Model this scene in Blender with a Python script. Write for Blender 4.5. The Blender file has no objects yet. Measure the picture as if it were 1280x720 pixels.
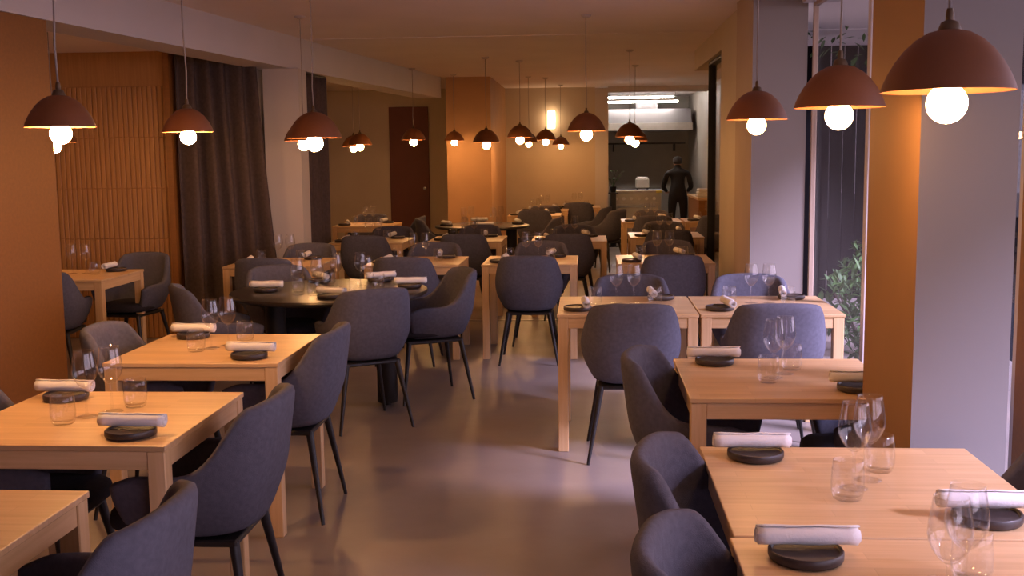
import bpy, bmesh, math, random
from mathutils import Matrix, Vector
random.seed(7)
sc = bpy.context.scene
COL = sc.collection
PI = math.pi

# ------------------------------------------------------------------ camera
F_PX = 1365.0
cam_d = bpy.data.cameras.new('camera'); cam = bpy.data.objects.new('camera', cam_d); COL.objects.link(cam)
cam_d.sensor_width = 36.0; cam_d.lens = 36.0 * F_PX / 1280.0; cam_d.clip_start = 0.05; cam_d.clip_end = 200
row_r = Vector((0.99755358, 0.06891772, -0.01171302))
row_f = Vector((-0.06982875, 0.99023886, -0.1206273))
row_u = row_r.cross(row_f)
m = Matrix((row_r, row_u, -row_f)).transposed().to_4x4()
m.translation = (0, 0, 1.595)
cam.matrix_world = m
sc.camera = cam

# ------------------------------------------------------------------ exposure, world (dusk sky)
sc.view_settings.view_transform = 'Standard'; sc.view_settings.look = 'None'
sc.view_settings.gamma = 1.0; sc.view_settings.use_curve_mapping = False
sc.view_settings.exposure = 0.08
sc.cycles.use_denoising = True
sc.cycles.max_bounces = 10; sc.cycles.diffuse_bounces = 5; sc.cycles.glossy_bounces = 4
sc.cycles.transparent_max_bounces = 24; sc.cycles.transmission_bounces = 4
sc.cycles.caustics_reflective = False; sc.cycles.caustics_refractive = False
sc.cycles.sample_clamp_indirect = 6.0
SKY = 5.5
BULB = 1.05
w = bpy.data.worlds.new('dusk_sky'); sc.world = w; w.use_nodes = True
nt = w.node_tree; nt.nodes.clear()
out = nt.nodes.new('ShaderNodeOutputWorld'); bg = nt.nodes.new('ShaderNodeBackground')
tc = nt.nodes.new('ShaderNodeTexCoord'); sp = nt.nodes.new('ShaderNodeSeparateXYZ'); rp = nt.nodes.new('ShaderNodeValToRGB')
rp.color_ramp.elements[0].position = 0.0; rp.color_ramp.elements[0].color = (0.74, 0.60, 0.76, 1)
rp.color_ramp.elements[1].position = 0.8; rp.color_ramp.elements[1].color = (0.24, 0.26, 0.48, 1)
nt.links.new(tc.outputs['Generated'], sp.inputs[0]); nt.links.new(sp.outputs['Z'], rp.inputs[0])
nt.links.new(rp.outputs[0], bg.inputs['Color']); bg.inputs['Strength'].default_value = SKY
nt.links.new(bg.outputs[0], out.inputs[0])

def portal(name, loc, rot, sx, sy):
    l = bpy.data.lights.new(name, 'AREA'); l.shape = 'RECTANGLE'; l.size = sx; l.size_y = sy
    l.cycles.is_portal = True
    o = bpy.data.objects.new(name, l); COL.objects.link(o); o.location = loc; o.rotation_euler = rot
    return o

# broad dusk glow low in the sky, coming in through the right-hand windows
sl_ = bpy.data.lights.new('dusk_glow', 'SUN'); sl_.energy = 12.5; sl_.angle = math.radians(13); sl_.color = (0.74, 0.64, 1.0)
so_ = bpy.data.objects.new('dusk_glow', sl_); COL.objects.link(so_); so_.location = (8, -5, 6)
so_.rotation_euler = Vector((-1.0, 0.55, -0.83)).to_track_quat('-Z', 'Y').to_euler()

# ------------------------------------------------------------------ materials
def new_mat(name):
    m_ = bpy.data.materials.new(name); m_.use_nodes = True
    n = m_.node_tree; b = n.nodes['Principled BSDF']
    return m_, n, b

def simple(name, col, rough=0.6, metal=0.0, spec=0.5, noise=0.0, nscale=8.0, bump=0.0, bscale=200.0, stretch=(1, 1, 1)):
    m_, n, b = new_mat(name)
    b.inputs['Base Color'].default_value = (*col, 1); b.inputs['Roughness'].default_value = rough
    b.inputs['Metallic'].default_value = metal; b.inputs['Specular IOR Level'].default_value = spec
    t = n.nodes.new('ShaderNodeTexCoord')
    if noise > 0:
        mp = n.nodes.new('ShaderNodeMapping'); mp.inputs['Scale'].default_value = stretch
        nz = n.nodes.new('ShaderNodeTexNoise'); nz.inputs['Scale'].default_value = nscale; nz.inputs['Detail'].default_value = 6
        cr = n.nodes.new('ShaderNodeValToRGB')
        cr.color_ramp.elements[0].position = 0.3; cr.color_ramp.elements[0].color = (*[c * (1 - noise) for c in col], 1)
        cr.color_ramp.elements[1].position = 0.7; cr.color_ramp.elements[1].color = (*[min(1, c * (1 + noise)) for c in col], 1)
        n.links.new(t.outputs['Object'], mp.inputs[0]); n.links.new(mp.outputs[0], nz.inputs['Vector'])
        n.links.new(nz.outputs['Fac'], cr.inputs[0]); n.links.new(cr.outputs[0], b.inputs['Base Color'])
    if bump > 0:
        nb = n.nodes.new('ShaderNodeTexNoise'); nb.inputs['Scale'].default_value = bscale; nb.inputs['Detail'].default_value = 3
        bp = n.nodes.new('ShaderNodeBump'); bp.inputs['Strength'].default_value = bump; bp.inputs['Distance'].default_value = 0.004
        n.links.new(t.outputs['Object'], nb.inputs['Vector']); n.links.new(nb.outputs['Fac'], bp.inputs['Height'])
        n.links.new(bp.outputs[0], b.inputs['Normal'])
    return m_

def wood(name, c1, c2, axis='X', rough=0.36, staves=True):
    m_, n, b = new_mat(name)
    b.inputs['Roughness'].default_value = rough; b.inputs['Specular IOR Level'].default_value = 0.55
    t = n.nodes.new('ShaderNodeTexCoord'); oi = n.nodes.new('ShaderNodeObjectInfo')
    ad = n.nodes.new('ShaderNodeVectorMath'); ad.operation = 'ADD'
    mul = n.nodes.new('ShaderNodeMath'); mul.operation = 'MULTIPLY'; mul.inputs[1].default_value = 17.3
    n.links.new(oi.outputs['Random'], mul.inputs[0]); n.links.new(t.outputs['Object'], ad.inputs[0]); n.links.new(mul.outputs[0], ad.inputs[1])
    mp = n.nodes.new('ShaderNodeMapping')
    s = {'X': (1.2, 22, 22), 'Y': (22, 1.2, 22), 'Z': (22, 22, 1.2)}[axis]
    mp.inputs['Scale'].default_value = s
    nz = n.nodes.new('ShaderNodeTexNoise'); nz.inputs['Scale'].default_value = 2.2; nz.inputs['Detail'].default_value = 7; nz.inputs['Roughness'].default_value = 0.6
    cr = n.nodes.new('ShaderNodeValToRGB')
    cr.color_ramp.elements[0].position = 0.28; cr.color_ramp.elements[0].color = (*c1, 1)
    cr.color_ramp.elements[1].position = 0.72; cr.color_ramp.elements[1].color = (*c2, 1)
    n.links.new(ad.outputs[0], mp.inputs[0]); n.links.new(mp.outputs[0], nz.inputs['Vector'])
    n.links.new(nz.outputs['Fac'], cr.inputs[0])
    if staves:
        br = n.nodes.new('ShaderNodeTexBrick'); br.inputs['Scale'].default_value = 1.0
        br.inputs['Brick Width'].default_value = 0.37; br.inputs['Row Height'].default_value = 0.045; br.inputs['Mortar Size'].default_value = 0.0006
        br.inputs['Color1'].default_value = (1, 1, 1, 1); br.inputs['Color2'].default_value = (0.84, 0.82, 0.80, 1); br.inputs['Mortar'].default_value = (0.7, 0.66, 0.62, 1)
        n.links.new(ad.outputs[0], br.inputs['Vector'])
        mx = n.nodes.new('ShaderNodeMix'); mx.data_type = 'RGBA'; mx.blend_type = 'MULTIPLY'; mx.inputs['Factor'].default_value = 0.8
        n.links.new(cr.outputs[0], mx.inputs['A']); n.links.new(br.outputs['Color'], mx.inputs['B'])
        n.links.new(mx.outputs['Result'], b.inputs['Base Color'])
    else:
        n.links.new(cr.outputs[0], b.inputs['Base Color'])
    return m_

def thin_glass(name, tint=(0.99, 0.99, 0.99), base=0.045, edge=0.45, rough=0.03, power=3.5):
    m_ = bpy.data.materials.new(name); m_.use_nodes = True; n = m_.node_tree; n.nodes.clear()
    o = n.nodes.new('ShaderNodeOutputMaterial'); mx = n.nodes.new('ShaderNodeMixShader')
    tr = n.nodes.new('ShaderNodeBsdfTransparent'); tr.inputs[0].default_value = (*tint, 1)
    gl = n.nodes.new('ShaderNodeBsdfGlossy'); gl.inputs['Roughness'].default_value = rough
    lw = n.nodes.new('ShaderNodeLayerWeight'); lw.inputs['Blend'].default_value = 0.5
    pw = n.nodes.new('ShaderNodeMath'); pw.operation = 'POWER'; pw.inputs[1].default_value = power
    ml = n.nodes.new('ShaderNodeMath'); ml.operation = 'MULTIPLY_ADD'; ml.inputs[1].default_value = edge; ml.inputs[2].default_value = base
    n.links.new(lw.outputs['Facing'], pw.inputs[0]); n.links.new(pw.outputs[0], ml.inputs[0])
    n.links.new(ml.outputs[0], mx.inputs[0]); n.links.new(tr.outputs[0], mx.inputs[1]); n.links.new(gl.outputs[0], mx.inputs[2])
    n.links.new(mx.outputs[0], o.inputs[0])
    return m_

def emit(name, col, strength):
    m_ = bpy.data.materials.new(name); m_.use_nodes = True; n = m_.node_tree; n.nodes.clear()
    o = n.nodes.new('ShaderNodeOutputMaterial'); e = n.nodes.new('ShaderNodeEmission')
    e.inputs[0].default_value = (*col, 1); e.inputs[1].default_value = strength
    n.links.new(e.outputs[0], o.inputs[0]); return m_

OAK1, OAK2 = (0.57, 0.36, 0.17), (0.71, 0.48, 0.265)
M = {}
M['oak'] = wood('oak_top', OAK1, OAK2, 'X')
M['oak_x'] = wood('oak_rail_x', OAK1, OAK2, 'X', staves=False)
M['oak_y'] = wood('oak_rail_y', OAK1, OAK2, 'Y', staves=False)
M['oak_z'] = wood('oak_leg', OAK1, OAK2, 'Z', staves=False)
M['slat'] = wood('slat_wood', (0.34, 0.16, 0.048), (0.46, 0.225, 0.07), 'Z', rough=0.55, staves=False)
M['panel'] = wood('panel_wood', (0.21, 0.080, 0.014), (0.265, 0.100, 0.017), 'X', rough=0.55, staves=False)
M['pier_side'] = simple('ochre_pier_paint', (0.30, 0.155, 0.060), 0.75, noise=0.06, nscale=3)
M['pillar_wood'] = simple('pillar_paint_ochre', (0.46, 0.26, 0.125), 0.7, noise=0.06, nscale=3)
M['fabric'] = simple('chair_fabric', (0.102, 0.100, 0.130), 0.95, spec=0.15, noise=0.12, nscale=60, bump=0.35, bscale=420)
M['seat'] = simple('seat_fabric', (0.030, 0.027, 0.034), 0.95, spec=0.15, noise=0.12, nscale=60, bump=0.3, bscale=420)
M['black'] = simple('black_metal', (0.012, 0.010, 0.010), 0.45)
M['black_wood'] = simple('black_stained_top', (0.020, 0.016, 0.014), 0.30, spec=0.5, noise=0.25, nscale=3, stretch=(1, 14, 1))
M['dish'] = simple('black_stoneware', (0.034, 0.024, 0.022), 0.42, noise=0.15, nscale=30)
M['linen'] = simple('napkin_linen', (0.78, 0.76, 0.76), 0.9, spec=0.2, bump=0.3, bscale=160)
M['terra'] = simple('terracotta_shade', (0.165, 0.052, 0.013), 0.62, noise=0.08, nscale=12)
M['cord'] = simple('cord_fabric', (0.30, 0.26, 0.24), 0.8)
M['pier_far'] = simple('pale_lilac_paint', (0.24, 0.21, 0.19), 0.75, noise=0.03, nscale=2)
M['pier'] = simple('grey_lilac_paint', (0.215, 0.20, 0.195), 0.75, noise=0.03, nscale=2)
M['white'] = simple('white_paint', (0.55, 0.50, 0.49), 0.75, noise=0.03, nscale=2)
M['beige'] = simple('beige_paint', (0.52, 0.43, 0.33), 0.8, noise=0.04, nscale=2)
M['ceil'] = simple('ceiling_paint', (0.84, 0.76, 0.74), 0.85, noise=0.03, nscale=1.5)
M['beam'] = simple('beam_paint', (0.62, 0.60, 0.64), 0.8, noise=0.03, nscale=2)
M['taupe'] = simple('taupe_paint', (0.42, 0.31, 0.23), 0.8, noise=0.05, nscale=2)
M['curtain'] = simple('curtain_cloth', (0.095, 0.070, 0.065), 0.95, spec=0.1, noise=0.15, nscale=40)
M['door'] = simple('oxblood_door', (0.13, 0.032, 0.018), 0.6, noise=0.06, nscale=4)
M['glass'] = thin_glass('drinking_glass')
M['pane'] = thin_glass('window_glass', (0.97, 0.97, 0.98), 0.035, 0.25, 0.0, 5.0)
M['sconce'] = emit('sconce_glow', (1.0, 0.66, 0.36), 9.0)
M['tube'] = emit('tube_glow', (1.0, 0.90, 0.80), 85.0)
M['steel'] = simple('brushed_steel', (0.42, 0.40, 0.38), 0.35, metal=0.8, noise=0.1, nscale=5)
M['dark_steel'] = simple('dark_hood', (0.16, 0.15, 0.16), 0.5, metal=0.3)
M['kitchen_wall'] = simple('kitchen_tile', (0.36, 0.32, 0.28), 0.6, noise=0.05, nscale=4)
M['leaf'] = simple('leaf_green', (0.04, 0.10, 0.015), 0.6, noise=0.4, nscale=6)
M['bark'] = simple('bark', (0.10, 0.08, 0.06), 0.9, noise=0.3, nscale=12)
M['ground'] = simple('dusk_paving', (0.012, 0.012, 0.013), 0.9, spec=0.04, noise=0.2, nscale=2)
M['facade'] = simple('dark_facade', (0.005, 0.004, 0.0045), 0.9, spec=0.04, noise=0.2, nscale=1)
M['yellow'] = simple('yellow_trim', (0.75, 0.62, 0.10), 0.6)
M['paper'] = simple('white_paper', (0.75, 0.72, 0.68), 0.85)
M['cloth_black'] = simple('black_cloth', (0.010, 0.008, 0.009), 0.9)
M['skin'] = simple('skin', (0.50, 0.28, 0.19), 0.6)
M['hair'] = simple('dark_hair', (0.02, 0.012, 0.01), 0.7)
M['socket'] = simple('socket_brass', (0.10, 0.06, 0.03), 0.5, metal=0.4)

# polished concrete floor
def floor_mat():
    m_, n, b = new_mat('polished_concrete')
    t = n.nodes.new('ShaderNodeTexCoord')
    n1 = n.nodes.new('ShaderNodeTexNoise'); n1.inputs['Scale'].default_value = 0.9; n1.inputs['Detail'].default_value = 8; n1.inputs['Roughness'].default_value = 0.6
    cr = n.nodes.new('ShaderNodeValToRGB')
    cr.color_ramp.elements[0].position = 0.3; cr.color_ramp.elements[0].color = (0.195, 0.163, 0.145, 1)
    cr.color_ramp.elements[1].position = 0.7; cr.color_ramp.elements[1].color = (0.30, 0.255, 0.23, 1)
    n.links.new(t.outputs['Object'], n1.inputs['Vector']); n.links.new(n1.outputs['Fac'], cr.inputs[0]); n.links.new(cr.outputs[0], b.inputs['Base Color'])
    n2 = n.nodes.new('ShaderNodeTexNoise'); n2.inputs['Scale'].default_value = 3.0; n2.inputs['Detail'].default_value = 5
    mr = n.nodes.new('ShaderNodeMapRange'); mr.inputs['To Min'].default_value = 0.30; mr.inputs['To Max'].default_value = 0.48
    n.links.new(t.outputs['Object'], n2.inputs['Vector']); n.links.new(n2.outputs['Fac'], mr.inputs['Value']); n.links.new(mr.outputs[0], b.inputs['Roughness'])
    b.inputs['Specular IOR Level'].default_value = 0.45
    return m_
M['floor'] = floor_mat()

# ------------------------------------------------------------------ mesh helpers
def add_box(bm, lo, hi, bevel=0.0, segs=1):
    r = bmesh.ops.create_cube(bm, size=1.0)
    vs = r['verts']
    for v in vs:
        v.co = Vector((lo[0] + (v.co.x + .5) * (hi[0] - lo[0]), lo[1] + (v.co.y + .5) * (hi[1] - lo[1]), lo[2] + (v.co.z + .5) * (hi[2] - lo[2])))
    if bevel > 0:
        es = list({e for v in vs for e in v.link_edges})
        bmesh.ops.bevel(bm, geom=es, offset=bevel, segments=segs, affect='EDGES', profile=0.5)
    return vs

def add_lathe(bm, prof, segs=24, center=(0, 0, 0), closed_ends=False):
    rings = []
    for r, z in prof:
        if r < 1e-6:
            rings.append([bm.verts.new((center[0], center[1], center[2] + z))])
        else:
            rings.append([bm.verts.new((center[0] + r * math.cos(2 * PI * k / segs), center[1] + r * math.sin(2 * PI * k / segs), center[2] + z)) for k in range(segs)])
    for a, b in zip(rings[:-1], rings[1:]):
        for k in range(segs):
            k2 = (k + 1) % segs
            if len(a) == 1 and len(b) == 1: continue
            if len(a) == 1: bm.faces.new((a[0], b[k2], b[k]))
            elif len(b) == 1: bm.faces.new((a[k], a[k2], b[0]))
            else: bm.faces.new((a[k], a[k2], b[k2], b[k]))

def add_tube(bm, pts, rad, segs=8, caps=True):
    pts = [Vector(p) for p in pts]
    rads = rad if isinstance(rad, (list, tuple)) else [rad] * len(pts)
    rings = []
    for i, p in enumerate(pts):
        d = (pts[min(i + 1, len(pts) - 1)] - pts[max(i - 1, 0)]).normalized()
        ref = Vector((0, 0, 1)) if abs(d.z) < 0.9 else Vector((1, 0, 0))
        a = d.cross(ref).normalized(); b = d.cross(a).normalized()
        rings.append([bm.verts.new(p + rads[i] * (a * math.cos(2 * PI * k / segs) + b * math.sin(2 * PI * k / segs))) for k in range(segs)])
    for a, b in zip(rings[:-1], rings[1:]):
        for k in range(segs):
            bm.faces.new((a[k], a[(k + 1) % segs], b[(k + 1) % segs], b[k]))
    if caps:
        bm.faces.new(rings[0]); bm.faces.new(list(reversed(rings[-1])))

def finish(name, bm, mat, smooth=False, angle=None):
    bmesh.ops.recalc_face_normals(bm, faces=bm.faces[:])
    me = bpy.data.meshes.new(name); bm.to_mesh(me); bm.free()
    if isinstance(mat, str): mat = M[mat]
    me.materials.append(mat)
    if smooth:
        me.shade_smooth()
        if angle is not None: me.set_sharp_from_angle(angle=math.radians(angle))
    return me

def obj(name, me, parent=None, loc=(0, 0, 0), rot=(0, 0, 0)):
    o = bpy.data.objects.new(name, me); COL.objects.link(o)
    o.location = loc; o.rotation_euler = rot
    if parent is not None: o.parent = parent
    return o

def tag(o, label=None, cat=None, group=None, kind=None):
    if label: o['label'] = label
    if cat: o['category'] = cat
    if group: o['group'] = group
    if kind: o['kind'] = kind
    return o

def thing(name, label, cat, loc=(0, 0, 0), rotz=0.0, group=None):
    o = bpy.data.objects.new(name, None); COL.objects.link(o); o.empty_display_size = 0.1
    o.location = loc; o.rotation_euler = (0, 0, rotz)
    return tag(o, label, cat, group)

def box_mesh(name, lo, hi, mat, bevel=0.0, segs=1):
    bm = bmesh.new(); add_box(bm, lo, hi, bevel, segs); return finish(name, bm, mat)

def box_obj(name, lo, hi, mat, parent=None, bevel=0.0):
    c = [(a + b) / 2 for a, b in zip(lo, hi)]
    h = [(b - a) / 2 for a, b in zip(lo, hi)]
    me = box_mesh(name, [-x for x in h], h, mat, bevel)
    return obj(name, me, parent, c)

def struct(name, lo, hi, mat, label, parent=None, bevel=0.0):
    o = box_obj(name, lo, hi, mat, parent, bevel)
    if parent is None: tag(o, label, None, None, 'structure')
    return o

def prism_obj(name, pts, z0, z1, mat, label=None, parent=None, kind='structure'):
    cx = sum(p[0] for p in pts) / len(pts); cy = sum(p[1] for p in pts) / len(pts); cz = (z0 + z1) / 2
    bm = bmesh.new()
    a = [bm.verts.new((p[0] - cx, p[1] - cy, z0 - cz)) for p in pts]; b = [bm.verts.new((p[0] - cx, p[1] - cy, z1 - cz)) for p in pts]
    bm.faces.new(a); bm.faces.new(b)
    for k in range(len(pts)):
        k2 = (k + 1) % len(pts); bm.faces.new((a[k], a[k2], b[k2], b[k]))
    o = obj(name, finish(name, bm, mat), parent, (cx, cy, cz))
    if parent is None: tag(o, label, None, None, kind)
    return o

def bake(me_in, mods):
    """apply modifiers once so every copy shares plain mesh data"""
    o = bpy.data.objects.new('tmp', me_in); COL.objects.link(o)
    for t, kw in mods:
        md = o.modifiers.new(t, t)
        for k, v in kw.items(): setattr(md, k, v)
    dg = bpy.context.evaluated_depsgraph_get(); dg.update()
    me = bpy.data.meshes.new_from_object(o.evaluated_get(dg))
    bpy.data.objects.remove(o); return me

# ------------------------------------------------------------------ the setting
CEIL = 2.72; BACK = 18.6; FRONT = -2.4; WINX = 1.50
def beam_x(y): return -3.05 + 0.115 * (y - 7.5)

struct('floor', (-5.2, FRONT, -0.12), (3.2, 22.4, 0.0), 'floor', 'polished grey brown concrete floor of the dining room')
th = struct('trim_1', (-4.5, 10.46, 0.0), (1.18, 10.52, 0.006), 'steel', 'thin metal threshold strip across the floor')
ce = struct('ceiling', (-5.2, FRONT, CEIL), (3.2, 10.5, CEIL + 0.12), 'ceil', 'warm white painted ceiling of the front dining area')
struct('ceiling_rear', (-5.2, 10.5, CEIL - 0.005), (3.2, 22.4, CEIL + 0.12), 'ceil', 'slightly lower painted ceiling of the rear dining area')
# ceiling beam on the left
y0, y1 = FRONT, 15.77
prism_obj('trim_2', [(beam_x(y0), y0), (beam_x(y1), y1), (beam_x(y1) - 0.34, y1), (beam_x(y0) - 0.34, y0)], 2.42, CEIL, 'beam', 'long pale lilac ceiling beam running down the left side')
# near left wall under the beam
ye = 6.40
prism_obj('wall_left', [(beam_x(y0) - 0.02, y0), (beam_x(ye) - 0.02, ye), (beam_x(ye) - 0.32, ye), (beam_x(y0) - 0.32, y0)], 0, 2.42, 'panel', 'warm brown panelled wall at the left edge')
# recess behind it
prism_obj('ceiling_recess', [(-5.0, 5.6), (beam_x(5.6) - .2, 5.6), (beam_x(9.5) - .2, 9.5), (-5.0, 9.5)], 2.53, 2.60, 'ceil', 'low ceiling of the recess behind the left beam')
struct('wall_left_light_stop', (-5.3, FRONT - .1, 0), (-5.15, 22.4, CEIL), 'taupe', 'unseen outer wall added to keep sky light out behind the recess')  # unseen enclosure, added so sky light cannot leak in around the beam
struct('wall_recess_side', (-5.0, 5.6, 0), (-4.86, 9.5, 2.6), 'taupe', 'side wall of the recess')
struct('wall_recess_front', (-5.0, 5.5, 0), (-3.3, 5.62, 2.6), 'taupe', 'near wall of the recess')
rw = struct('wall_recess_back', (-4.9, 9.44, 0), (-3.64, 9.58, 2.6), 'slat', 'wooden slatted wall at the back of the left recess')
sl = box_mesh('slat', (-0.0185, -0.007, -0.2205), (0.0185, 0.007, 0.2205), 'slat', 0.004)
k = 0
for i in range(27):
    for j in range(5):
        x = -4.86 + i * 0.0452; z = 0.23 + j * 0.445
        obj('slat', sl, rw, (x - rw.location.x, 9.433 - rw.location.y, z - rw.location.z))
struct('wall_recess_cap', (-3.67, 9.38, 0), (-3.62, 9.62, 2.6), 'panel', 'narrow wooden end post of the slatted wall')
# left outside wall behind the curtains
prism_obj('wall_left_rear', [(-3.64, 9.62), (-2.75, 10.62), (-2.75, 11.2), (-2.86, 11.2), (-2.86, 10.66), (-3.75, 9.66)], 0, 2.42, 'white', 'white wall behind the dark curtains on the left')
struct('wall_left_column', (-3.02, 10.14, 0), (-2.68, 10.42, 2.42), 'white', 'pale column between the two dark curtains')
struct('wall_left_bay', (-4.62, 11.1, 0), (-4.5, BACK, CEIL), 'beige', 'side wall of the rear left bay')
struct('wall_left_bay_return', (-4.6, 11.08, 0), (-2.8, 11.2, CEIL), 'beige', 'return wall behind the second curtain')
# back wall
struct('wall_back', (-4.6, BACK, 0), (0.12, BACK + 0.14, CEIL), 'beige', 'beige back wall of the dining room')
prism_obj('wall_back_pillar', [(-2.03, 15.78), (-1.39, 15.78), (-1.39, BACK), (-2.03, BACK)], 0, CEIL, 'pillar_wood', 'ochre wall pier lit by the lamps at the back')
# kitchen opening frame
kf = struct('door_1', (0.12, BACK - 0.05, 0), (0.34, BACK + 0.18, CEIL - 0.02), 'white', 'white frame of the kitchen opening')
struct('trim_4', (0.34, BACK - 0.03, CEIL - 0.10), (2.1, BACK + 0.15, CEIL), 'white', 'head of the kitchen opening')
d2 = struct('door_2', (-3.37, BACK - 0.05, 0), (-2.70, BACK, 2.43), 'door', 'tall dark oxblood door in the back wall', bevel=0.004)
bm = bmesh.new(); add_lathe(bm, [(0, 0), (0.022, 0), (0.022, 0.012), (0.01, 0.014), (0.01, 0.04), (0.024, 0.05), (0.02, 0.07), (0, 0.074)], 12)
obj('door_handle', finish('door_handle', bm, 'steel', True, 40), d2, (0.26, -0.025, -0.16), (PI / 2, 0, 0))
# right side: window wall with piers
struct('wall_right_header', (WINX - 0.04, FRONT, 2.60), (WINX + 0.2, 7.73, CEIL), 'white', 'header above the tall right windows')
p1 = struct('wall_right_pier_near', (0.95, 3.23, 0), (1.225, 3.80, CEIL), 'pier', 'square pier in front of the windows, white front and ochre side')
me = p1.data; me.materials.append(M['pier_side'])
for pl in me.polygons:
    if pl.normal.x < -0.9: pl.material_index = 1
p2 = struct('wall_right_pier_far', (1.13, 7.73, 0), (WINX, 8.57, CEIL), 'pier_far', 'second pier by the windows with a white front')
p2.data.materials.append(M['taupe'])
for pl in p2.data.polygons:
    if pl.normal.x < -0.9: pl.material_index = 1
struct('wall_right_rear', (1.18, 8.57, 0), (1.42, 9.95, CEIL), 'beige', 'narrow beige wall after the second pier')
struct('wall_right_header_rear', (1.18, 9.95, 2.50), (1.42, 12.4, CEIL), 'beige', 'bulkhead above the rear glass panel')
struct('wall_right_kitchen', (2.0, 11.0, 0), (2.12, 22.3, CEIL), 'kitchen_wall', 'side wall towards the kitchen')
struct('wall_right_corner', (1.40, 9.88, 0), (1.88, 9.98, CEIL), 'facade', 'return wall beside the rear glass')
prism_obj('wall_right_corner_rear', [(1.88, 9.90), (2.12, 11.1), (2.0, 11.1), (1.78, 9.98)], 0, CEIL, 'facade', 'dark angled outer wall behind the rear glass')
struct('wall_back_kitchen', (-0.2, 22.2, 0), (2.2, 22.35, CEIL), 'kitchen_wall', 'kitchen rear wall')
struct('wall_left_kitchen', (-0.2, BACK + 0.14, 0), (-0.08, 22.3, CEIL), 'kitchen_wall', 'kitchen side wall')
struct('baseboard_back', (-4.5, BACK - 0.015, 0), (-3.40, BACK, 0.08), 'white', 'white skirting along the back wall')

def window(n, y0, y1, x, z0, z1, label, fm='white', fw=0.05, fd=.04):
    root = bpy.data.objects.new('window_%d' % n, None); COL.objects.link(root)
    root.location = (x, (y0 + y1) / 2, z0); tag(root, label, None, None, 'structure')
    h = (y1 - y0) / 2; H = z1 - z0
    for lo, hi in (((-fd, -h, 0), (fd, -h + fw, H)), ((-fd, h - fw, 0), (fd, h, H)), ((-fd, -h + fw, 0), (fd, h - fw, fw)), ((-fd, -h + fw, H - fw), (fd, h - fw, H))):
        obj('window_frame', box_mesh('window_frame', lo, hi, fm, 0.004), root)
    obj('pane', box_mesh('pane', (-0.004, -h + fw, fw), (0.004, h - fw, H - fw), 'pane'), root)
    return root
window(1, 6.14, 7.73, WINX + 0.05, 0.02, 2.60, 'tall window beside the paired tables looking onto dark planting', 'taupe', fw=0.025, fd=.018)
window(2, 3.90, 6.14, WINX + 0.05, 0.02, 2.60, 'tall window hidden behind the near white pier', fw=0.06)
window(3, 1.60, 3.78, WINX + 0.05, 0.02, 2.60, 'tall window at the right edge of the room', 'taupe', fw=0.08)
window(4, -0.6, 1.60, WINX + 0.05, 0.02, 2.60, 'tall window beside the nearest right table', 'taupe', fw=0.08)
window(5, FRONT, -0.6, WINX + 0.05, 0.02, 2.60, 'tall window behind the camera on the right', 'taupe', fw=0.08)
struct('wall_right_mullion', (WINX, 3.78, 0), (WINX + 0.12, 3.90, 2.6), 'panel', 'brown wooden post between the right windows')
wr = window(6, 9.95, 11.36, 1.26, 0.02, 2.50, 'fixed glass panel beside the rear right tables', 'black', fw=0.03)
struct('wall_front', (-4.7, FRONT - 0.14, 0), (WINX + 0.1, FRONT, CEIL), 'taupe', 'plain wall behind the camera')
portal('window_portal', (WINX + 0.12, 2.7, 1.32), (0, PI / 2, 0), 2.5, 10.2)

# outdoors
struct('ground', (1.7, -14, -0.25), (30, 26, -0.13), 'ground', 'dark paving outside the windows')
bl = thing('building', 'dark building at the end of the yard outside the tall window', 'building', (2.3, 15.5, -0.13))
obj('wall', box_mesh('wall', (0, 0, 0), (9.0, 0.4, 5.2), 'facade'), bl)
for i in range(4):
    wn = obj('window', box_mesh('window', (-0.55, -0.03, -0.9), (0.55, 0.02, 0.9), 'black'), bl, (1.2 + i * 2.2, 0, 1.7))
    obj('pane', box_mesh('pane', (-0.47, -0.045, -0.82), (0.47, -0.03, 0.82), 'pane'), wn)
fd = thing('fence', 'dark timber fence along the planting outside the tall window', 'fence', (2.75, 12.1, -0.13))
fb = box_mesh('board', (-0.065, -0.012, 0), (0.065, 0.012, 2.9), 'facade', .003)
for i in range(14): obj('board', fb, fd, (i * 0.14 - .5, random.uniform(-.006, .006), 0))
for z_ in (.5, 2.3): obj('rail', box_mesh('rail', (-.6, .012, z_), (1.4, .05, z_ + .08), 'facade'), fd)

def leaf_cloud(n, rx, ry, rz, size, seed):
    rnd = random.Random(seed); bm = bmesh.new()
    for _ in range(n):
        while True:
            p = Vector((rnd.uniform(-1, 1), rnd.uniform(-1, 1), rnd.uniform(-1, 1)))
            if p.length < 1: break
        p = Vector((p.x * rx, p.y * ry, p.z * rz))
        s = size * rnd.uniform(.6, 1.3)
        mt = Matrix.Rotation(rnd.uniform(0, 6.28), 3, 'Z') @ Matrix.Rotation(rnd.uniform(-1.1, 1.1), 3, 'X')
        q = [Vector((-.0, -s, 0)), Vector((.35 * s, -.3 * s, .08 * s)), Vector((.3 * s, .4 * s, .06 * s)), Vector((0, s, -.1 * s)), Vector((-.3 * s, .4 * s, .06 * s)), Vector((-.35 * s, -.3 * s, .08 * s))]
        vs = [bm.verts.new(p + mt @ v) for v in q]
        bm.faces.new((vs[0], vs[1], vs[2], vs[3])); bm.faces.new((vs[0], vs[3], vs[4], vs[5]))
    return finish('foliage', bm, 'leaf')
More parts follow.
